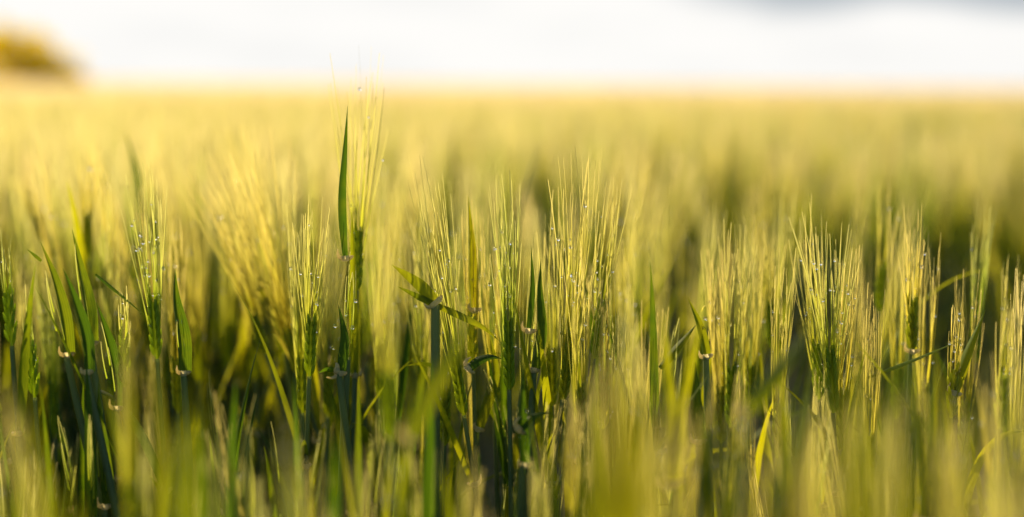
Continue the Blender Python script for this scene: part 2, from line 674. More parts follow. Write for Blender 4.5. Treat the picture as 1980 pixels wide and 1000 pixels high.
# --- the plants one can tell apart, in and around the plane of focus
def heroes():
    hero(1, 'tallest barley plant, its thin pale awns fanned wide against the sky', (690, 535), (700, 112), 1.22, 62, 22, 0.08, phrase='the tallest fan of awns', dew=10)
    hero(2, 'barley plant with one upright dark green leaf blade standing free above the crop', (672, 690), (684, 470), 1.14, 12, 8, 0.05,
         leaves=[([(668, 500), (662, 440), (660, 370), (666, 300), (672, 205)], 0.0069, 0.35, 0.15, 0.3, 0.6)], phrase='the lone dark upright leaf', dew=4, boot=True)
    hero(3, 'sharp narrow green barley head with parallel dewy awns beside the dark shaded stems', (303, 665), (276, 320), 1.12, 40, 26, 0.07, phrase='the sharp narrow head by the dark stems', dew=34)
    hero(4, 'large blurred golden barley head with awns swept over to the left', (580, 700), (448, 290), 1.31, 115, 36, 0.06, phrase='the swept golden head', dew=6, tint=1.0, awn_r=0.00085)
    hero(5, 'smaller golden barley head swept left, beside the large swept golden one', (515, 660), (400, 340), 1.33, 62, 26, 0.06, phrase='the smaller swept head', dew=4, tint=0.95, awn_r=0.0008)
    hero(6, 'upright barley head with loose pale awns just left of the dark upright leaf', (598, 700), (612, 385), 1.16, 42, 24, 0.07, phrase='the loose head by the dark leaf', dew=12)
    hero(7, 'barley head whose awns lean left over a thick bare blue-green stem', (897, 775), (820, 335), 1.15, 42, 26, 0.075, phrase='the leaning head over the thick stem', dew=22)
    hero(8, 'thick blue-green barley stem topped by crossed leaf blades and no head', (842, 590), (842, 480), 1.14, 5, 0, 0.05, head=False, tint=0.55, stem_r=0.0036, lean=0.0,
         leaves=[([(842, 586), (812, 552), (757, 512)], 0.0105, 0.3, 0.2, 0.3, 0.9), ([(840, 590), (806, 574), (768, 554)], 0.006, 0.4, 0.4, 0.2, 0.9, False),
                 ([(846, 590), (890, 610), (935, 632), (966, 660)], 0.0062, 0.35, 0.5, -0.4, 0.8, False), ([(838, 708), (812, 704), (784, 708)], 0.0048, 0.3, 0.8, 0.2, 0.9, False)], phrase='the thick headless stem')
    hero(9, 'upright sharp barley head with a tight sheaf of dewy awns at the middle', (985, 725), (978, 335), 1.13, 44, 34, 0.085, phrase='the tight upright sheaf', dew=36,
         leaves=[([(905, 712), (925, 695), (950, 688), (972, 694)], 0.0085, 0.3, 0.5, 0.3, 0.9), ([(1022, 640), (1030, 560), (1027, 475)], 0.005, 0.3, 0.2)])
    hero(10, 'big sharp barley head with long awns splayed and leaning to the right', (1088, 745), (1150, 300), 1.15, 62, 32, 0.08, phrase='the big splayed head', dew=26, curve=0.06)
    hero(11, 'small slim barley head tucked under the big splayed right-leaning head', (1166, 800), (1172, 528), 1.12, 14, 14, 0.06, phrase='the small slim head', dew=18)
    hero(12, 'slender barley head with a dark green leaf rising through its awns', (915, 690), (905, 385), 1.2, 22, 16, 0.07, phrase='the slender head with the dark leaf', dew=8,
         leaves=[([(918, 600), (914, 500), (905, 378)], 0.008, 0.4, 0.2), ([(925, 830), (960, 720), (945, 640)], 0.01, 0.4, 0.3)])
    hero(13, 'softly blurred barley head with upright yellow awns behind a drooping leaf', (1412, 800), (1420, 440), 1.2, 46, 24, 0.075, phrase='the soft yellow head', dew=16)
    hero(14, 'triangular blurred barley head hanging its dense awns like a cone', (1494, 650), (1480, 425), 1.3, 45, 34, 0.06, phrase='the cone-like head', dew=8)
    hero(15, 'barley head with the widest V-shaped splay of dewy awns', (1612, 770), (1592, 430), 1.13, 84, 34, 0.075, phrase='the widest splayed head', dew=40)
    hero(16, 'barley head beside a short dark leaf, its awns opening in a small fan', (1762, 650), (1772, 405), 1.2, 36, 20, 0.065, phrase='the small fan with the short dark leaf', dew=12,
         leaves=[([(1764, 680), (1763, 630), (1752, 565)], 0.0085, 0.4, 0.2)])
    hero(17, 'blurred barley head with brownish tips standing behind the widest splayed head', (1700, 580), (1716, 350), 1.36, 32, 18, 0.065, phrase='the brownish-tipped head', dew=4)
    hero(18, 'soft upright barley head near the edge with long thin awns leaning right', (1882, 680), (1906, 400), 1.28, 30, 18, 0.065, phrase='the thin head near the edge', dew=8)
    hero(19, 'slim sharp barley head standing by the very edge of the frame', (1932, 800), (1958, 560), 1.08, 22, 16, 0.06, phrase='the slim head at the edge', dew=14)
    hero(20, 'narrow barley head crossed by a long pale horizontal leaf', (1840, 780), (1852, 570), 1.14, 18, 14, 0.06, tint=0.7, phrase='the head crossed by the pale leaf', dew=18,
         leaves=[([(1676, 730), (1770, 694), (1862, 656)], 0.006, 0.3, 1.0, 0.2, 0.6, False), ([(1845, 760), (1870, 680), (1905, 600)], 0.009, 0.4, 0.3)])
    hero(21, 'barley plant with its folded leaf standing straight up from a cream collar', (174, 668), (140, 450), 1.12, 6, 4, 0.05, boot=True, dew=0, lean=0.03,
         leaves=[([(176, 665), (170, 600), (152, 520), (139, 443)], 0.011, 0.9, 0.5, 0.3, 0.8)], phrase='the folded leaf with the cream collar')
    hero(22, 'barley plant whose low cream collar carries a broad upright folded leaf', (167, 722), (125, 530), 1.1, 6, 4, 0.05, boot=True, dew=0, lean=0.03,
         leaves=[([(168, 720), (162, 650), (142, 580), (122, 520)], 0.0115, 0.9, 0.6, 0.3, 0.8)], phrase='the broad low folded leaf')
    hero(23, 'barley plant with a long pale-edged folded leaf leaning left from its collar', (128, 690), (80, 480), 1.12, 6, 4, 0.05, boot=True, dew=0, lean=0.04,
         leaves=[([(130, 687), (120, 610), (103, 540), (78, 468)], 0.0115, 0.9, 0.6, 0.3, 0.8), ([(80, 505), (52, 482)], 0.003, 0.2, 0.4, 0.1, 0.8, False)], phrase='the pale-edged folded leaf')
    hero(24, 'short green barley head of closed awns among dark stems', (66, 740), (50, 545), 1.12, 14, 14, 0.06, upright=True, phrase='the closed green head', dew=4, tint=0.1)
    hero(25, 'barley head with golden awns cut by the outermost left border', (22, 640), (6, 425), 1.12, 12, 14, 0.065, tint=0.1, upright=True, phrase='the head at the left border', dew=2)
    hero(26, 'low barley plant with a long folded leaf ending in a collar near the lowest edge', (202, 985), (190, 760), 1.1, 5, 3, 0.05, boot=True, dew=0,
         leaves=[([(203, 980), (200, 900), (188, 820), (190, 740)], 0.0115, 0.9, 0.5, 0.2, 0.8)], phrase='the lowest folded leaf')
    hero(27, 'barley plant with a brown-green folded leaf and a collar under the sharp narrow head', (224, 792), (190, 600), 1.13, 6, 3, 0.05, boot=True, dew=0, lean=0.02,
         leaves=[([(226, 790), (224, 720), (205, 650), (186, 585)], 0.0115, 0.9, 0.5, 0.3, 0.8), ([(185, 530), (240, 575), (280, 610)], 0.004, 0.3, 0.8, 0.2, 0.6, False)], phrase='the brown-green folded leaf')
    hero(28, 'slim barley head with few straight awns in front of the dark stems', (240, 720), (238, 535), 1.13, 16, 12, 0.06, phrase='the few straight awns', dew=8, tint=0.3)
    hero(29, 'barley plant with an upright leaf above a bright collar, under the golden awns', (355, 722), (345, 560), 1.16, 8, 4, 0.05, boot=True, dew=2,
         leaves=[([(355, 722), (350, 650), (336, 580), (338, 520)], 0.013, 0.8, 0.4, 0.4, 0.8)], phrase='the leaf under the golden awns')
    hero(30, 'barley plant with a cream collar opening like a beak on a bare stem', (1032, 718), (1040, 560), 1.13, 8, 6, 0.05, boot=True, dew=2,
         leaves=[([(1032, 716), (1045, 640), (1040, 560), (1046, 500)], 0.010, 0.7, 0.4, 0.4, 0.8)], phrase='the beak-like collar')
    hero(31, 'barley plant with a short leaf bent level from its collar, below the dark leaf', (655, 720), (640, 600), 1.13, 8, 5, 0.05, boot=True, dew=2,
         leaves=[([(652, 718), (630, 716), (615, 722)], 0.006, 0.4, 0.8, 0.2, 0.9), ([(658, 722), (664, 650), (654, 590)], 0.009, 0.7, 0.3)], phrase='the bent short leaf')
    hero(32, 'barley plant with two crossing pointed leaves, one slanting and one upright', (1365, 690), (1360, 560), 1.14, 8, 4, 0.05, boot=True, dew=4, tint=0.7,
         leaves=[([(1366, 690), (1352, 630), (1330, 576)], 0.0085, 0.5, 0.5, 0.3, 0.8), ([(1276, 712), (1310, 670), (1346, 628)], 0.009, 0.3, 0.6, 0.2, 0.5, False)], phrase='the two crossing leaves')
    hero(33, 'barley plant with a split bright collar on a bare stem, near the bottom', (1352, 858), (1350, 700), 1.1, 6, 5, 0.05, boot=True, dew=4,
         leaves=[([(1352, 855), (1340, 780), (1345, 700)], 0.012, 0.7, 0.4, 0.4, 0.8)], phrase='the split bright collar')
    hero(34, 'barley plant with a curled blue-green leaf arching out near the bottom centre', (1010, 900), (1015, 760), 1.06, 8, 5, 0.05, boot=True, dew=4,
         leaves=[([(1003, 830), (1025, 805), (1055, 796), (1070, 800)], 0.0085, 0.4, 0.7, 0.3, 0.9), ([(1015, 900), (1006, 800), (1012, 700)], 0.009, 0.5, 0.3)], phrase='the curled arching leaf')
    hero(35, 'pale barley head with long upright awns directly before the distant golden haze', (300, 480), (292, 300), 1.5, 36, 22, 0.065, phrase='the pale distant upright head', dew=2)
    hero(36, 'blurred barley head with a thin dark leaf above it, far behind the sharp narrow head', (262, 520), (250, 290), 1.55, 40, 22, 0.065,
         leaves=[([(275, 420), (262, 330), (243, 255)], 0.008, 0.4, 0.2)], phrase='the blurred head with the thin dark leaf', dew=0)
    hero(37, 'blurred straw-coloured barley head bowed left over the darkest shade', (100, 480), (30, 315), 1.5, 34, 26, 0.07, phrase='the bowed straw-coloured head', dew=0, tint=1.0)
    hero(38, 'blurred golden barley head standing upright above the closed dark leaves', (170, 480), (165, 280), 1.4, 34, 24, 0.065, phrase='the golden head above the dark leaves', dew=2)


# --- strongly blurred plants close to the camera
def foreground():
    F = lambda *a, **k: hero(*a, dew=k.pop('dew', 2), **k)
    F(61, 'nearest barley plant, a broad yellow-green blur rising into the middle', (1205, 880), (1200, 600), 0.5, 40, 26, 0.05, phrase='the broad yellow blur', tint=0.9,
      leaves=[([(1215, 1100), (1225, 900), (1205, 700)], 0.014, 0.2, 0.2), ([(1150, 1100), (1180, 900), (1215, 720)], 0.013, 0.2, 0.3)])
    F(62, 'blurred yellow barley plant standing close beside the broad yellow blur', (1265, 960), (1285, 720), 0.55, 36, 22, 0.05, phrase='the yellow blur beside the broadest', tint=0.8)
    F(63, 'out-of-focus barley leaf slanting up from left to right, with its plant below the thick stem', (760, 1010), (765, 860), 0.78, 18, 10, 0.05, phrase='the slanting soft leaf', tint=0.2, boot=True,
      leaves=[([(790, 850), (830, 760), (880, 670), (912, 590)], 0.011, 0.2, 0.3)])
    F(64, 'out-of-focus barley leaf slanting up toward the widest splayed head', (1440, 900), (1445, 770), 0.8, 18, 10, 0.05, phrase='the soft leaf before the widest head', tint=0.25, boot=True,
      leaves=[([(1440, 800), (1490, 735), (1535, 680), (1575, 622)], 0.011, 0.2, 0.3)])
    F(65, 'softly blurred pale barley head standing before the dark upright leaf', (752, 780), (735, 440), 0.86, 34, 22, 0.06, phrase='the soft pale head before the dark leaf', tint=0.6)
    F(66, 'softly blurred barley plant with two yellow-lit leaves in the dark left part', (250, 860), (240, 600), 0.8, 20, 12, 0.05, phrase='the yellow-lit leaves in the dark', tint=0.6,
      leaves=[([(255, 1100), (250, 850), (236, 610)], 0.0095, 0.3, 0.6), ([(300, 1100), (310, 860), (296, 640)], 0.009, 0.3, 0.7)])
    F(67, 'golden blurred barley leaf reaching in from the lower left corner', (60, 960), (5, 700), 0.7, 22, 11, 0.05, phrase='the golden corner leaf', tint=0.5,
      leaves=[([(120, 1150), (80, 900), (35, 740)], 0.008, 0.3, 0.7)])
    F(68, 'dim olive barley plant blurred between the yellow-lit leaves and the slanting soft leaf', (432, 940), (425, 740), 0.7, 18, 7, 0.055, phrase='the dim olive blur', tint=0.0)
    F(69, 'blurred olive barley plant below the large swept golden head', (560, 960), (548, 760), 0.66, 18, 7, 0.055, phrase='the olive blur under the swept head', tint=0.1)
    F(70, 'yellowish blurred barley plant low beneath the bent short leaf', (610, 1020), (590, 860), 0.55, 20, 8, 0.05, phrase='the low yellowish blur', tint=0.8)
    F(71, 'blurred barley plant below the tight upright sheaf, yellow at the tips', (930, 1050), (915, 880), 0.62, 22, 14, 0.05, phrase='the blur below the tight sheaf', tint=0.8)
    F(72, 'yellow blurred barley plant below the widest splayed head', (1560, 960), (1560, 760), 0.55, 36, 20, 0.05, phrase='the yellow blur below the widest head', tint=0.9)
    F(73, 'bright yellow-green blurred barley plant with a broad leaf before the long pale leaf', (1650, 920), (1645, 720), 0.5, 36, 20, 0.05, phrase='the bright blur before the pale leaf', tint=0.8,
      leaves=[([(1660, 1120), (1650, 900), (1640, 690)], 0.014, 0.2, 0.2)])
    F(74, 'blurred barley plant with a tall yellow leaf under the small fan', (1745, 900), (1740, 690), 0.66, 24, 16, 0.05, phrase='the yellow leaf under the small fan', tint=0.7,
      leaves=[([(1740, 1050), (1742, 850), (1736, 640)], 0.009, 0.2, 0.6)])
    F(75, 'amber blurred barley plant in the lower right corner', (1940, 960), (1950, 740), 0.48, 36, 22, 0.05, phrase='the amber corner blur', tint=1.0)
    F(76, 'blurred yellow barley plant between the amber corner one and the long pale leaf', (1840, 940), (1830, 740), 0.55, 32, 20, 0.05, phrase='the yellow blur by the amber one', tint=0.9)
    F(77, 'faint green blurred barley plant low below the crossing leaves', (1330, 1000), (1325, 850), 0.6, 22, 12, 0.05, phrase='the faint green blur', tint=0.3)
    F(78, 'dark green blurred barley plant low beside the dim olive one', (340, 1010), (355, 850), 0.6, 20, 10, 0.05, phrase='the dark green blur', tint=0.1, boot=True,
      leaves=[([(345, 1100), (360, 900), (380, 760)], 0.012, 0.3, 0.2)])
    F(79, 'blurred barley head low between the slanting soft leaf and the olive blur', (700, 1020), (700, 850), 0.62, 18, 8, 0.05, phrase='the low blurred head', tint=0.6)
    F(80, 'blurred amber barley plant below the cone-like head', (1470, 1000), (1480, 830), 0.6, 26, 16, 0.05, phrase='the amber blur under the cone-like head', tint=0.9)


def companions():
    """heads that crowd round the ones in focus so that their awns overlap"""
    rng = random.Random(9)
    for i, (px, py, d, lean, n, mark) in enumerate((
            (800, 430, 1.24, -22, 24, 'the leaning head over the thick stem'), (868, 470, 1.2, 8, 22, 'the slender head with the dark leaf'),
            (945, 420, 1.22, -12, 24, 'the tight upright sheaf'), (1030, 470, 1.18, 14, 22, 'the beak-like collar'), (1062, 400, 1.2, -6, 22, 'the big splayed head'),
            (1195, 330, 1.19, 46, 20, 'the big splayed head'), (1130, 480, 1.12, 10, 24, 'the small slim head'), (1385, 470, 1.22, -10, 24, 'the soft yellow head'),
            (1455, 450, 1.24, 6, 26, 'the cone-like head'), (1515, 500, 1.18, 12, 22, 'the cone-like head'), (1560, 405, 1.2, -24, 20, 'the widest splayed head'),
            (1650, 480, 1.16, 26, 24, 'the widest splayed head'), (1740, 420, 1.26, 6, 22, 'the brownish-tipped head'), (1800, 470, 1.22, 14, 20, 'the small fan with the short dark leaf'),
            (1690, 560, 1.12, 10, 22, 'the brownish-tipped head'), (1875, 520, 1.2, 12, 22, 'the thin head near the edge'), (1960, 480, 1.24, 16, 20, 'the slim head at the edge'),
            (575, 420, 1.2, -10, 22, 'the loose head by the dark leaf'), (640, 430, 1.26, 6, 22, 'the loose head by the dark leaf'), (745, 400, 1.28, 10, 26, 'the tallest fan of awns'),
            (330, 420, 1.26, -14, 24, 'the leaf under the golden awns'), (490, 290, 1.35, -60, 34, 'the swept golden head'), (540, 330, 1.33, -30, 30, 'the swept golden head'),
            (210, 380, 1.32, -10, 24, 'the golden head above the dark leaves'))):
        way = 'left' if lean < -9 else ('right' if lean > 9 else 'up')
        w = ('thin', 'slender', 'loose', 'dense', 'fine', 'narrow')[i % 6]
        hero(700 + i, f'{w} yellow-green barley awns pointing {way} just against {mark}', (px - lean, py + 350 + rng.uniform(-20, 20)), (px, py), d, rng.uniform(28, 48), n, 0.07, dew=10,
             tint=rng.uniform(0.4, 0.95))


def near_fill():
    """more strongly blurred heads close to the camera, thick on the right where the crop is nearest"""
    rng = random.Random(4)
    words_ = ['bright yellow', 'pale yellow', 'olive', 'amber', 'yellow-green', 'greenish', 'lime']
    spots = [(1120, 720, .9), (1165, 690, .86), (1245, 640, .9), (1300, 620, .95), (1340, 720, .84), (1385, 700, .92), (1430, 690, .95), (1475, 740, .8), (1510, 690, .93),
             (1545, 760, .74), (1590, 690, .93), (1640, 740, .8), (1685, 690, .85), (1720, 740, .74), (1760, 670, .93), (1805, 760, .7), (1840, 690, .9), (1875, 720, .8),
             (1905, 640, .95), (1945, 720, .76), (1975, 620, .92), (1610, 800, .66), (1700, 810, .64), (1040, 760, .9), (985, 830, .8), (930, 780, .92), (865, 800, .86),
             (790, 730, .9), (745, 740, .84), (690, 720, .92), (640, 760, .85), (590, 740, .9), (540, 700, .93), (500, 740, .86), (455, 700, .92), (405, 740, .84), (330, 720, .88),
             (270, 680, .86), (110, 800, .8), (30, 720, .84), (1260, 790, .72), (1400, 840, .7), (1920, 830, .66)]
    spots = [(px, py + (110 if px < 700 else (70 if px < 1100 else 5)), d) for k, (px, py, d) in enumerate(spots) if px > 1100 or k % 4]
    marks = [h for h in HEROES if h[2] and h[1] > 1.0]
    used = {}
    for i, (px, py, d) in enumerate(spots):
        w = words_[i % 7]
        m = min(marks, key=lambda h: abs(h[0] - px) + 400 * used.get(h[2], 0))
        used[m[2]] = used.get(m[2], 0) + 1
        tint = rng.uniform(0.6, 1.0) if px > 1100 else rng.uniform(0.1, 0.7)
        lab = f'blurred {w} barley low in front of {m[2]}'
        x0, top = px + rng.uniform(-25, 25), py - 20
        if rng.random() < (0.85 if px > 1100 else 0.62):
            lv, dd = [], 2750.0 / d
            for k in range(rng.choice([2, 3])):
                a0, a1 = x0 + rng.uniform(-14, 14), x0 + rng.uniform(-70, 70)
                y1 = top + rng.uniform(-30, 110)
                y0 = y1 + rng.uniform(0.11, 0.17) * dd
                lv.append(([(a0, y0), (a0 * 0.6 + a1 * 0.4, y0 * 0.5 + y1 * 0.5, rng.uniform(-0.01, 0.01)), (a1, y1, rng.uniform(-0.02, 0.02))],
                           rng.uniform(0.0065, 0.0095), rng.uniform(0.3, 0.9), rng.uniform(0.1, 1.0), rng.uniform(-0.6, 0.6)))
            hero(400 + i, lab, (x0, top + 0.13 * dd), (x0 + rng.uniform(-20, 20), top), d, rng.uniform(8, 18), rng.choice([6, 9, 12]), 0.05, dew=8, leaves=lv, boot=True, tint=tint)
        else:
            hero(400 + i, lab, (x0, py + 190), (px, py), d, rng.uniform(16, 30), rng.choice([14, 18, 22]), 0.05, dew=8, n_leaf=2, tint=tint)


heroes()
foreground()
companions()
near_fill()
HERO_ROOTS = [(o.location.x, o.location.y) for (_, _, _, o, *_) in HEROES]

# ------------------------------------------------------------------ prototypes for the rest of the crop
rng0 = random.Random(7)


def proto_parts(seed, lod):
    rng = random.Random(seed)
    lx, ly = rng.gauss(0, 0.035), rng.gauss(0, 0.035)
    L = rng.uniform(0.2, 0.245)
    bz = 0.92 - L
    kind = rng.random()
    B = np.array((lx * 0.7, ly * 0.7, bz))
    T = B + unit(np.array((lx * 1.4 + rng.gauss(0, 0.14), ly * 1.4 + rng.gauss(0, 0.14), 1.0))) * L
    boot = kind < 0.15
    n = (28, 26, 14)[lod]
    return gen_plant(rng, B, T, rng.uniform(0.008, 0.028), int(n * (0.5 if boot else 1)), rng.uniform(0.045, 0.058), lod, n_leaf=(2, 2, 2)[lod],
                     boot=boot, dew=(10 if lod == 0 else 0), fan_az=rng.uniform(0, math.pi), awn_r=(0.00062, 0.0008, 0.0015)[lod],
                     stem_r=(0.0018, 0.0018, 0.0022)[lod])


def leafy_parts(seed):
    rng = random.Random(seed)
    B = np.array((rng.gauss(0, 0.015), rng.gauss(0, 0.015), 0.78))
    T = B + unit(np.array((rng.gauss(0, 0.08), rng.gauss(0, 0.08), 1.0))) * 0.11
    p = gen_plant(rng, B, T, 0.004, rng.choice([5, 7, 9]), 0.03, 0, n_leaf=0, leaves=[], boot=True, fan_az=rng.uniform(0, 3.14))
    blades, col = [], []
    s0, az = rng.uniform(0.0, 0.05), rng.uniform(0, 6.28)
    for k in range(3):
        q = B + (np.array((0, 0, 0.0)) - B) * (s0 / 0.8)
        n = 14
        P, S, W = free_leaf(rng, q, az + k * 2.6 + rng.uniform(-0.4, 0.4), R(rng.uniform(76, 86)), rng.uniform(0.12, 0.19), rng.uniform(0.0085, 0.0115),
                            R(rng.choice([3, 8, 14, 35])), n, rng.uniform(-0.6, 0.6))
        g = Geo()
        g.ribbon(P, S, W, np.linspace(1.3, 0.4, n), LEAF, 5)
        blades.append(g)
        collar_geo(col, q, np.array((0, 0, 1.0)), P[3] - P[0], 0.0028)
        s0 += rng.uniform(0.09, 0.17)
    p['leaf'], p['collar'] = blades, col
    return p


PROTO_DATA = [proto_parts(100 + i, 0) for i in range(14)] + [leafy_parts(300 + i) for i in range(7)]
FLAT1 = []
FLAT2 = []
for dst, lod, n in ((FLAT1, 1, 12), (FLAT2, 2, 8)):
    for i in range(n):
        p = proto_parts(100 + i, lod)
        g = Geo()
        for k, v in p.items():
            for x in (v if isinstance(v, list) else [v]):
                if k == 'dew':
                    continue
                for V, Q, mi, al, ac in zip(x.v, x.q, x.m, x.al, x.ac):
                    g.v.append(V)
                    g.m.append(mi)
                    g.al.append(al)
                    g.ac.append(ac)
                for Q in x.q:
                    g.q.append(Q + g.n)
                g.n += x.n
        dst.append(g.arrays())


def crop_top(x, y, rng):
    """height of the awn tips at ground point (x, y)"""
    s = x / max(y * 0.36, 0.1)                      # -1 at the frame's left, 1 at its right
    drop = 0.080 + 0.018 * max(s, 0) - 0.018 * max(-s, 0) * (1 if y > 1.35 else 0)
    if y < 1.32:
        drop += rng.uniform(0.0, 0.15) + (0.05 if s < -0.1 else 0.0)              # the plants between the ones in focus stay lower
    return CAM_H - drop + rng.gauss(0, 0.028 if y < 1.35 else 0.036)


def clear_view(x, y, top):
    """the plants that stand before a head one can tell apart are shorter than it"""
    for (hx, d, _, o, _, by, ty) in HEROES:
        if 0.95 < d and y < d + 0.02:
            px, py, dd = project((x, y, top))
            if abs(px - hx) < (45 if hx < 780 else 26):
                lim = by - 0.12 * (by - ty)
                if py < lim:
                    top -= (lim - py) / FPX * dd
    return top


def density(x, y):
    """share of the full crop density: a thin drilled strip to the right behind the focus plane"""
    s = x / max(y * 0.36, 0.1)
    f = 1.0
    if s > -0.25:                                   # a wheel track crossing the crop at a slant
        c = 2.75 - 0.95 * max(s, 0.0)
        if abs(y - c) < 0.38 + 0.34 * max(s, 0.0):
            f *= 0.05 if s > 0.0 else 0.35
        elif 1.38 < y < c:
            f *= 0.4
    if y > 2.5:
        f *= max(0.08, 0.62 + 0.6 * math.sin(x * 2.3 + 0.7 * y) * math.sin(y * 1.7 + 0.4 * x))
    if y < 1.32:
        f *= 0.85
    return f


cand = []
rng = random.Random(11)
FULL = 400
cand = []
area = 2 * (0.36 * 2.9 * 1.12 + 0.55) * 2.0
for _ in range(int(area * FULL)):
    x = rng.uniform(-1.72, 1.72)
    y = rng.uniform(0.9, 2.9)
    if abs(x) > 0.36 * y * 1.12 + 0.55 or rng.random() > density(x, y):
        continue
    if y < 1.5 and min((x - a) ** 2 + (y - b) ** 2 for a, b in HERO_ROOTS) < 0.016 ** 2:
        continue
    cand.append((x, y))
cand.sort(key=lambda p: p[1])

singles, rest = [], []
N_SINGLE = 298 - len(HEROES)
for (x, y) in cand:
    px, py, d = project((x, y, 0.9))
    if len(singles) < N_SINGLE and -15 < px < 1995:
        singles.append((x, y))
    else:
        rest.append((x, y))

# ------------------------------------------------------------------ single fill plants, each named by its neighbours
protos = []
FILL = []
for i, (x, y) in enumerate(singles):
    r = random.Random(5000 + i)
    top = clear_view(x, y, crop_top(x, y, r))
    left = x < -0.02 * y
    k = r.randrange(14, 21) if r.random() < (0.04 if y > 1.3 else (0.75 if left else 0.15)) else r.randrange(14)
    s = top / 0.92
    rot = (r.gauss(0, 0.035), r.gauss(0, 0.035), r.uniform(0, 2 * math.pi))
    src = next((p for p in protos if p[0] == k), None)
    if src is None:
        o = build_plant(PROTO_DATA[k], (x, y, 0), 0.3 * r.random() if k >= 14 else r.random())
        protos.append((k, o))
        o.location, o.rotation_euler, o.scale = (x, y, 0), rot, (s, s, s)
    else:
        o = copy_plant(src[1], (x, y, 0), rot, (s, s, s))
    FILL.append((o, PROTO_DATA[k], x, y, rot, s))


def fill_labels():
    marks = sorted([h for h in HEROES if h[2]], key=lambda h: h[0])
    rows = []
    for (o, parts, x, y, rot, s) in FILL:
        M = Matrix.LocRotScale((x, y, 0), Matrix.Rotation(rot[2], 3, 'Z').to_quaternion() @ Matrix.Rotation(0, 3, 'X').to_quaternion(), (s, s, s))
        from mathutils import Euler
        M = Matrix.Translation((x, y, 0)) @ Euler(rot).to_matrix().to_4x4() @ Matrix.Scale(s, 4)
        tips = parts['awns'].v
        tp = np.mean([v[-1] for v in tips], axis=0)
        bp = np.mean([v[0] for v in tips], axis=0)
        a, b = project(M @ Vector(tp)), project(M @ Vector(bp))
        lean = math.degrees(math.atan2(a[0] - b[0], b[1] - a[1]))
        leanw = 'upright' if abs(lean) < 4 else ('left-leaning' if lean < 0 else 'right-leaning')
        if abs(lean) > 13:
            leanw = 'strongly ' + leanw
        depth = 'sharp' if abs(a[2] - 1.15) < 0.07 else 'soft'
        best = min(marks, key=lambda h: abs(h[0] - b[0]) / 400 + abs(h[1] - a[2]) * 0.7)
        dx = b[0] - best[0]
        if a[2] - best[1] > 0.12:
            rel = 'behind'
        elif best[1] - a[2] > 0.12:
            rel = 'in front of'
        else:
            rel = 'beside'
        sidew = 'on the left' if dx < 0 else 'on the right'
        rows.append([o, leanw, depth, rel, best[2], sidew, a[2], a[1]])
    by = {}
    for r_ in rows:
        by.setdefault(tuple(r_[1:6]), []).append(r_)
    for key, v in by.items():
        leanw, depth, rel, mark, sidew = key
        v.sort(key=lambda q: q[6])
        order = ['nearest ', 'second-nearest ', 'third-nearest ', 'fourth-nearest ', 'fifth-nearest ', 'sixth-nearest ', 'seventh-nearest ', 'eighth-nearest ']
        for i, q in enumerate(v):
            pre = '' if len(v) == 1 else (order[i] if i < 8 else 'farther ')
            if len(v) == 2:
                pre = ('nearer ', 'farther ')[i]
            lab = f'{pre}{depth} {leanw} barley {rel} {mark}, {sidew}'
            if len(lab.split()) > 16:
                lab = lab.replace(', on the ', ', ')
            if len(lab.split()) > 16:
                lab = lab.replace(' barley ', ' one ', 1).replace('strongly ', '').replace('the ', '')
            tag(q[0], lab, 'barley', 'barley plants standing in the field')


fill_labels()

# ------------------------------------------------------------------ the rest of the field as one mass
SV, SQ, SM, SAL, SAC, ST = [], [], [], [], [], []
off = 0


def put(arr, x, y, s, az, tiltx, tilty, tint, wide=1.0):
    global off
    V, Q, mi, al, ac = arr
    c, n = math.cos(az), math.sin(az)
    X = (V[:, 0] * c - V[:, 1] * n) * wide
    Y = (V[:, 0] * n + V[:, 1] * c) * wide
    Z = V[:, 2]
    W = np.stack([x + s * (X + tiltx * Z), y + s * (Y + tilty * Z), s * Z], -1).astype(np.float32)
    SV.append(W)
    SQ.append((Q + off).astype(np.int32))
    SM.append(mi)
    SAL.append(al.astype(np.float32))
    SAC.append(ac.astype(np.float32))
    ST.append(np.full(len(V), tint, np.float32))
    off += len(V)


rng = random.Random(21)
for (x, y) in rest:
    s = crop_top(x, y, rng) / 0.92
    put(FLAT1[rng.randrange(len(FLAT1))], x, y, s, rng.uniform(0, 6.28), rng.gauss(0, 0.035), rng.gauss(0, 0.035), rng.random())
for _ in range(420):                                # the crop goes on to both sides, out of the photograph
    y = rng.uniform(0.35, 0.95)
    x = rng.choice((-1, 1)) * rng.uniform(0.36 * y * 1.0 + 0.09, 1.5)
    put(FLAT1[rng.randrange(len(FLAT1))], x, y, (CAM_H - 0.12 - rng.uniform(0, 0.1)) / 0.92, rng.uniform(0, 6.28), rng.gauss(0, 0.03), rng.gauss(0, 0.03), rng.random())
# further back: fewer, coarser plants with distance
for (y0, y1, dens, arrs, wide) in ((2.9, 5.0, 230, FLAT1, 1.0), (5.0, 9.0, 120, FLAT2, 1.2), (9.0, 16.0, 50, FLAT2, 1.6)):
    n = int(dens * (y1 - y0) * 2 * (0.36 * y1 * 1.1 + 0.7))
    for _ in range(n):
        y = rng.uniform(y0, y1)
        h = 0.36 * y1 * 1.1 + 0.7
        x = rng.uniform(-h, h)
        if abs(x) > 0.36 * y * 1.1 + 0.7 or rng.random() > density(x, y):
            continue
        s = (CAM_H - 0.09 - 0.03 * max(0, math.sin(x * 1.1 + 2) * math.sin(y * 0.9)) + rng.gauss(0, 0.028)) / 0.92
        put(arrs[rng.randrange(len(arrs))], x, y, s, rng.uniform(0, 6.28), rng.gauss(0, 0.045), rng.gauss(0, 0.045), rng.random(), wide)


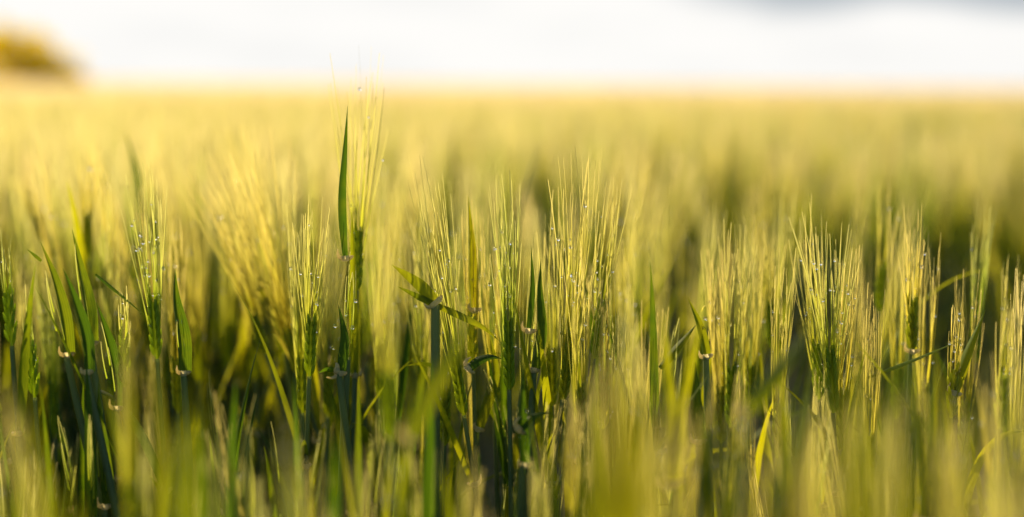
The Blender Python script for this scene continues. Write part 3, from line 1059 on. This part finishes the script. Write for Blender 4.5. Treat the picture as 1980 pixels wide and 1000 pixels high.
def clump(seed):
    r = random.Random(seed)
    g = Geo()
    for k in range(14):
        x, y = r.gauss(0, 0.10), r.gauss(0, 0.10)
        lx, ly = r.gauss(0, 0.05), r.gauss(0, 0.05)
        h = r.uniform(0.84, 0.95)
        P = np.array([(x, y, 0.62), (x + lx * 0.6, y + ly * 0.6, 0.74), (x + lx, y + ly, h)])
        az = r.uniform(0, 3.14)
        S = np.tile(np.array((math.cos(az), math.sin(az), 0)), (3, 1))
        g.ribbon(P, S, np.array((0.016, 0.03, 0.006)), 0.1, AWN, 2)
        g.al[-1][:] = np.repeat([0.3, 0.8, 1.0], 2)  # awn tips at full pale tone, which stands in for haze over distance
    for k in range(4):
        x, y = r.gauss(0, 0.1), r.gauss(0, 0.1)
        az = r.uniform(0, 6.28)
        P, S, W = free_leaf(r, np.array((x, y, 0.55)), az, 1.3, 0.26, 0.03, 0.5, 4)
        g.ribbon(P, S, W, 0.2, LEAF, 2)
    return g.arrays()


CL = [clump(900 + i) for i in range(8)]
for (y0, y1, dens, sc_) in ((16.0, 32.0, 14.0, 1.0), (32.0, 70.0, 2.6, 1.0), (70.0, 160.0, 0.5, 1.0)):
    n = int(dens * (y1 - y0) * 2 * (0.36 * y1 * 1.1 + 1.5))
    for _ in range(n):
        y = rng.uniform(y0, y1)
        h = 0.36 * y1 * 1.1 + 1.5
        x = rng.uniform(-h, h)
        if abs(x) > 0.36 * y * 1.1 + 1.5:
            continue
        wd = 1.0 if y < 32 else (2.2 if y < 70 else 4.5)
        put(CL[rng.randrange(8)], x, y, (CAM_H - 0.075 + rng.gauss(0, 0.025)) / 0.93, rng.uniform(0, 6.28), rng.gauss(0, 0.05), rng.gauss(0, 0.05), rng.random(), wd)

# closed canopy of the far crop, gently uneven
ys = np.concatenate([np.linspace(16, 60, 60), np.geomspace(63, 900, 60)])
us = np.linspace(-1, 1, 121)
YY, UU = np.meshgrid(ys, us, indexing='ij')
XX = UU * (YY * 0.42 + 2.0)
nr = np.random.RandomState(3)
ZZ = 0.80 + nr.normal(0, 0.02, YY.shape) + 0.03 * np.sin(XX * 0.31 + 1.0) * np.sin(YY * 0.17)
ZZ = np.where(YY > 160, ZZ + 0.05, ZZ)
ZZ[0, :] = 0.5
ni, nj = YY.shape
i, j = np.meshgrid(np.arange(ni - 1), np.arange(nj - 1), indexing='ij')
Q = np.stack([i * nj + j, i * nj + j + 1, (i + 1) * nj + j + 1, (i + 1) * nj + j], -1).reshape(-1, 4)
V = np.stack([XX, YY, ZZ], -1).reshape(-1, 3)
SV.append(V.astype(np.float32))
SQ.append((Q + off).astype(np.int32))
SM.append(np.full(len(Q), AWN, np.int32))
SAL.append(np.full(len(V), 0.85, np.float32))  # far canopy coloured pale in place of distance haze
SAC.append(np.zeros(len(V), np.float32))
ST.append(nr.uniform(0, 1, len(V)).astype(np.float32))
off += len(V)

me = make_mesh('barley_field', np.concatenate(SV), np.concatenate(SQ), np.concatenate(SM), np.concatenate(SAL), np.concatenate(SAC), np.concatenate(ST), MATS)
fo = bpy.data.objects.new('barley_field', me)
COL.objects.link(fo)
tag(fo, 'blurred golden-green mass of barley stretching back to the horizon', 'barley field', None, 'stuff')
print('field quads', len(me.polygons), 'singles', len(FILL), 'heroes', len(HEROES))

# ------------------------------------------------------------------ ground
gme = bpy.data.meshes.new('ground')
gs = 60
xs = np.sign(np.linspace(-1, 1, gs)) * np.abs(np.linspace(-1, 1, gs)) ** 3 * 2500
X, Y = np.meshgrid(xs, xs, indexing='ij')
Z = nr.normal(0, 0.006, X.shape) * (np.hypot(X, Y) < 30)
V = np.stack([X, Y, Z], -1).reshape(-1, 3)
i, j = np.meshgrid(np.arange(gs - 1), np.arange(gs - 1), indexing='ij')
Q = np.stack([i * gs + j, (i + 1) * gs + j, (i + 1) * gs + j + 1, i * gs + j + 1], -1).reshape(-1, 4)
gme.from_pydata(V.tolist(), [], Q.tolist())
gme.materials.append(M_SOIL)
go = bpy.data.objects.new('ground', gme)
COL.objects.link(go)
tag(go, 'dark soil under the barley', None, None, 'structure')


# ------------------------------------------------------------------ the bush at the field's far edge
def bush():
    D = 55.0
    c = at(-75, 172, D)
    root = np.array((c[0], c[1], 0.0))
    t = empty('bush', root)
    tag(t, 'rounded mustard-coloured bush far off at the left end of the horizon', 'bush')
    r = random.Random(77)
    RX, RY, RZ = 240 / FPX * D, 3.6, 1.0 + 116 / FPX * D
    g = Geo()
    tips = []
    for k in range(9):
        az = k * 0.7 + r.uniform(-0.2, 0.2)
        f = r.uniform(0.35, 0.8)
        tip = np.array((math.cos(az) * RX * f, math.sin(az) * RY * f, RZ * r.uniform(0.5, 0.85)))
        b = np.array((math.cos(az) * 0.25, math.sin(az) * 0.25, -0.05))
        P = bez(b, np.array((tip[0] * 0.3, tip[1] * 0.3, tip[2] * 0.6)), tip, 7)
        g.tube(P, np.linspace(0.11, 0.02, 7), 6, STEM)
        tips.append(tip)
    link_mesh('trunk', g, t, 0.5, M_BARK)
    clumps = []
    for _ in range(230):
        az, cz = r.uniform(0, 6.283), r.uniform(0.02, 1)
        q = math.sqrt(max(0, 1 - cz * cz)) ** 0.8
        f = r.uniform(0.72, 1.0)
        clumps.append((np.array((math.cos(az) * q * RX * f, math.sin(az) * q * RY * f, 0.25 + cz * (RZ - 0.45) * f)), r.uniform(0.25, 0.5)))
    g = Geo()
    for c_, rad in clumps:
        for _ in range(60):
            d = np.array([r.gauss(0, 1) for _ in range(3)])
            p = c_ + d / np.linalg.norm(d) * rad * r.random() ** 0.4
            p[2] = max(p[2], 0.05)
            tdir = unit(np.array([r.gauss(0, 1), r.gauss(0, 1), r.gauss(0.2, 1)]))
            S = unit(np.cross(tdir, np.array([r.gauss(0, 1), r.gauss(0, 1), r.gauss(0, 1)])))
            L = r.uniform(0.13, 0.22)
            g.ribbon(np.array([p, p + tdir * L * 0.5, p + tdir * L]), np.tile(S, (3, 1)), np.array((0.03, 0.12, 0.015)), 0.2, LEAF, 2)
    link_mesh('foliage', g, t, 0.4, M_BUSH)


bush()
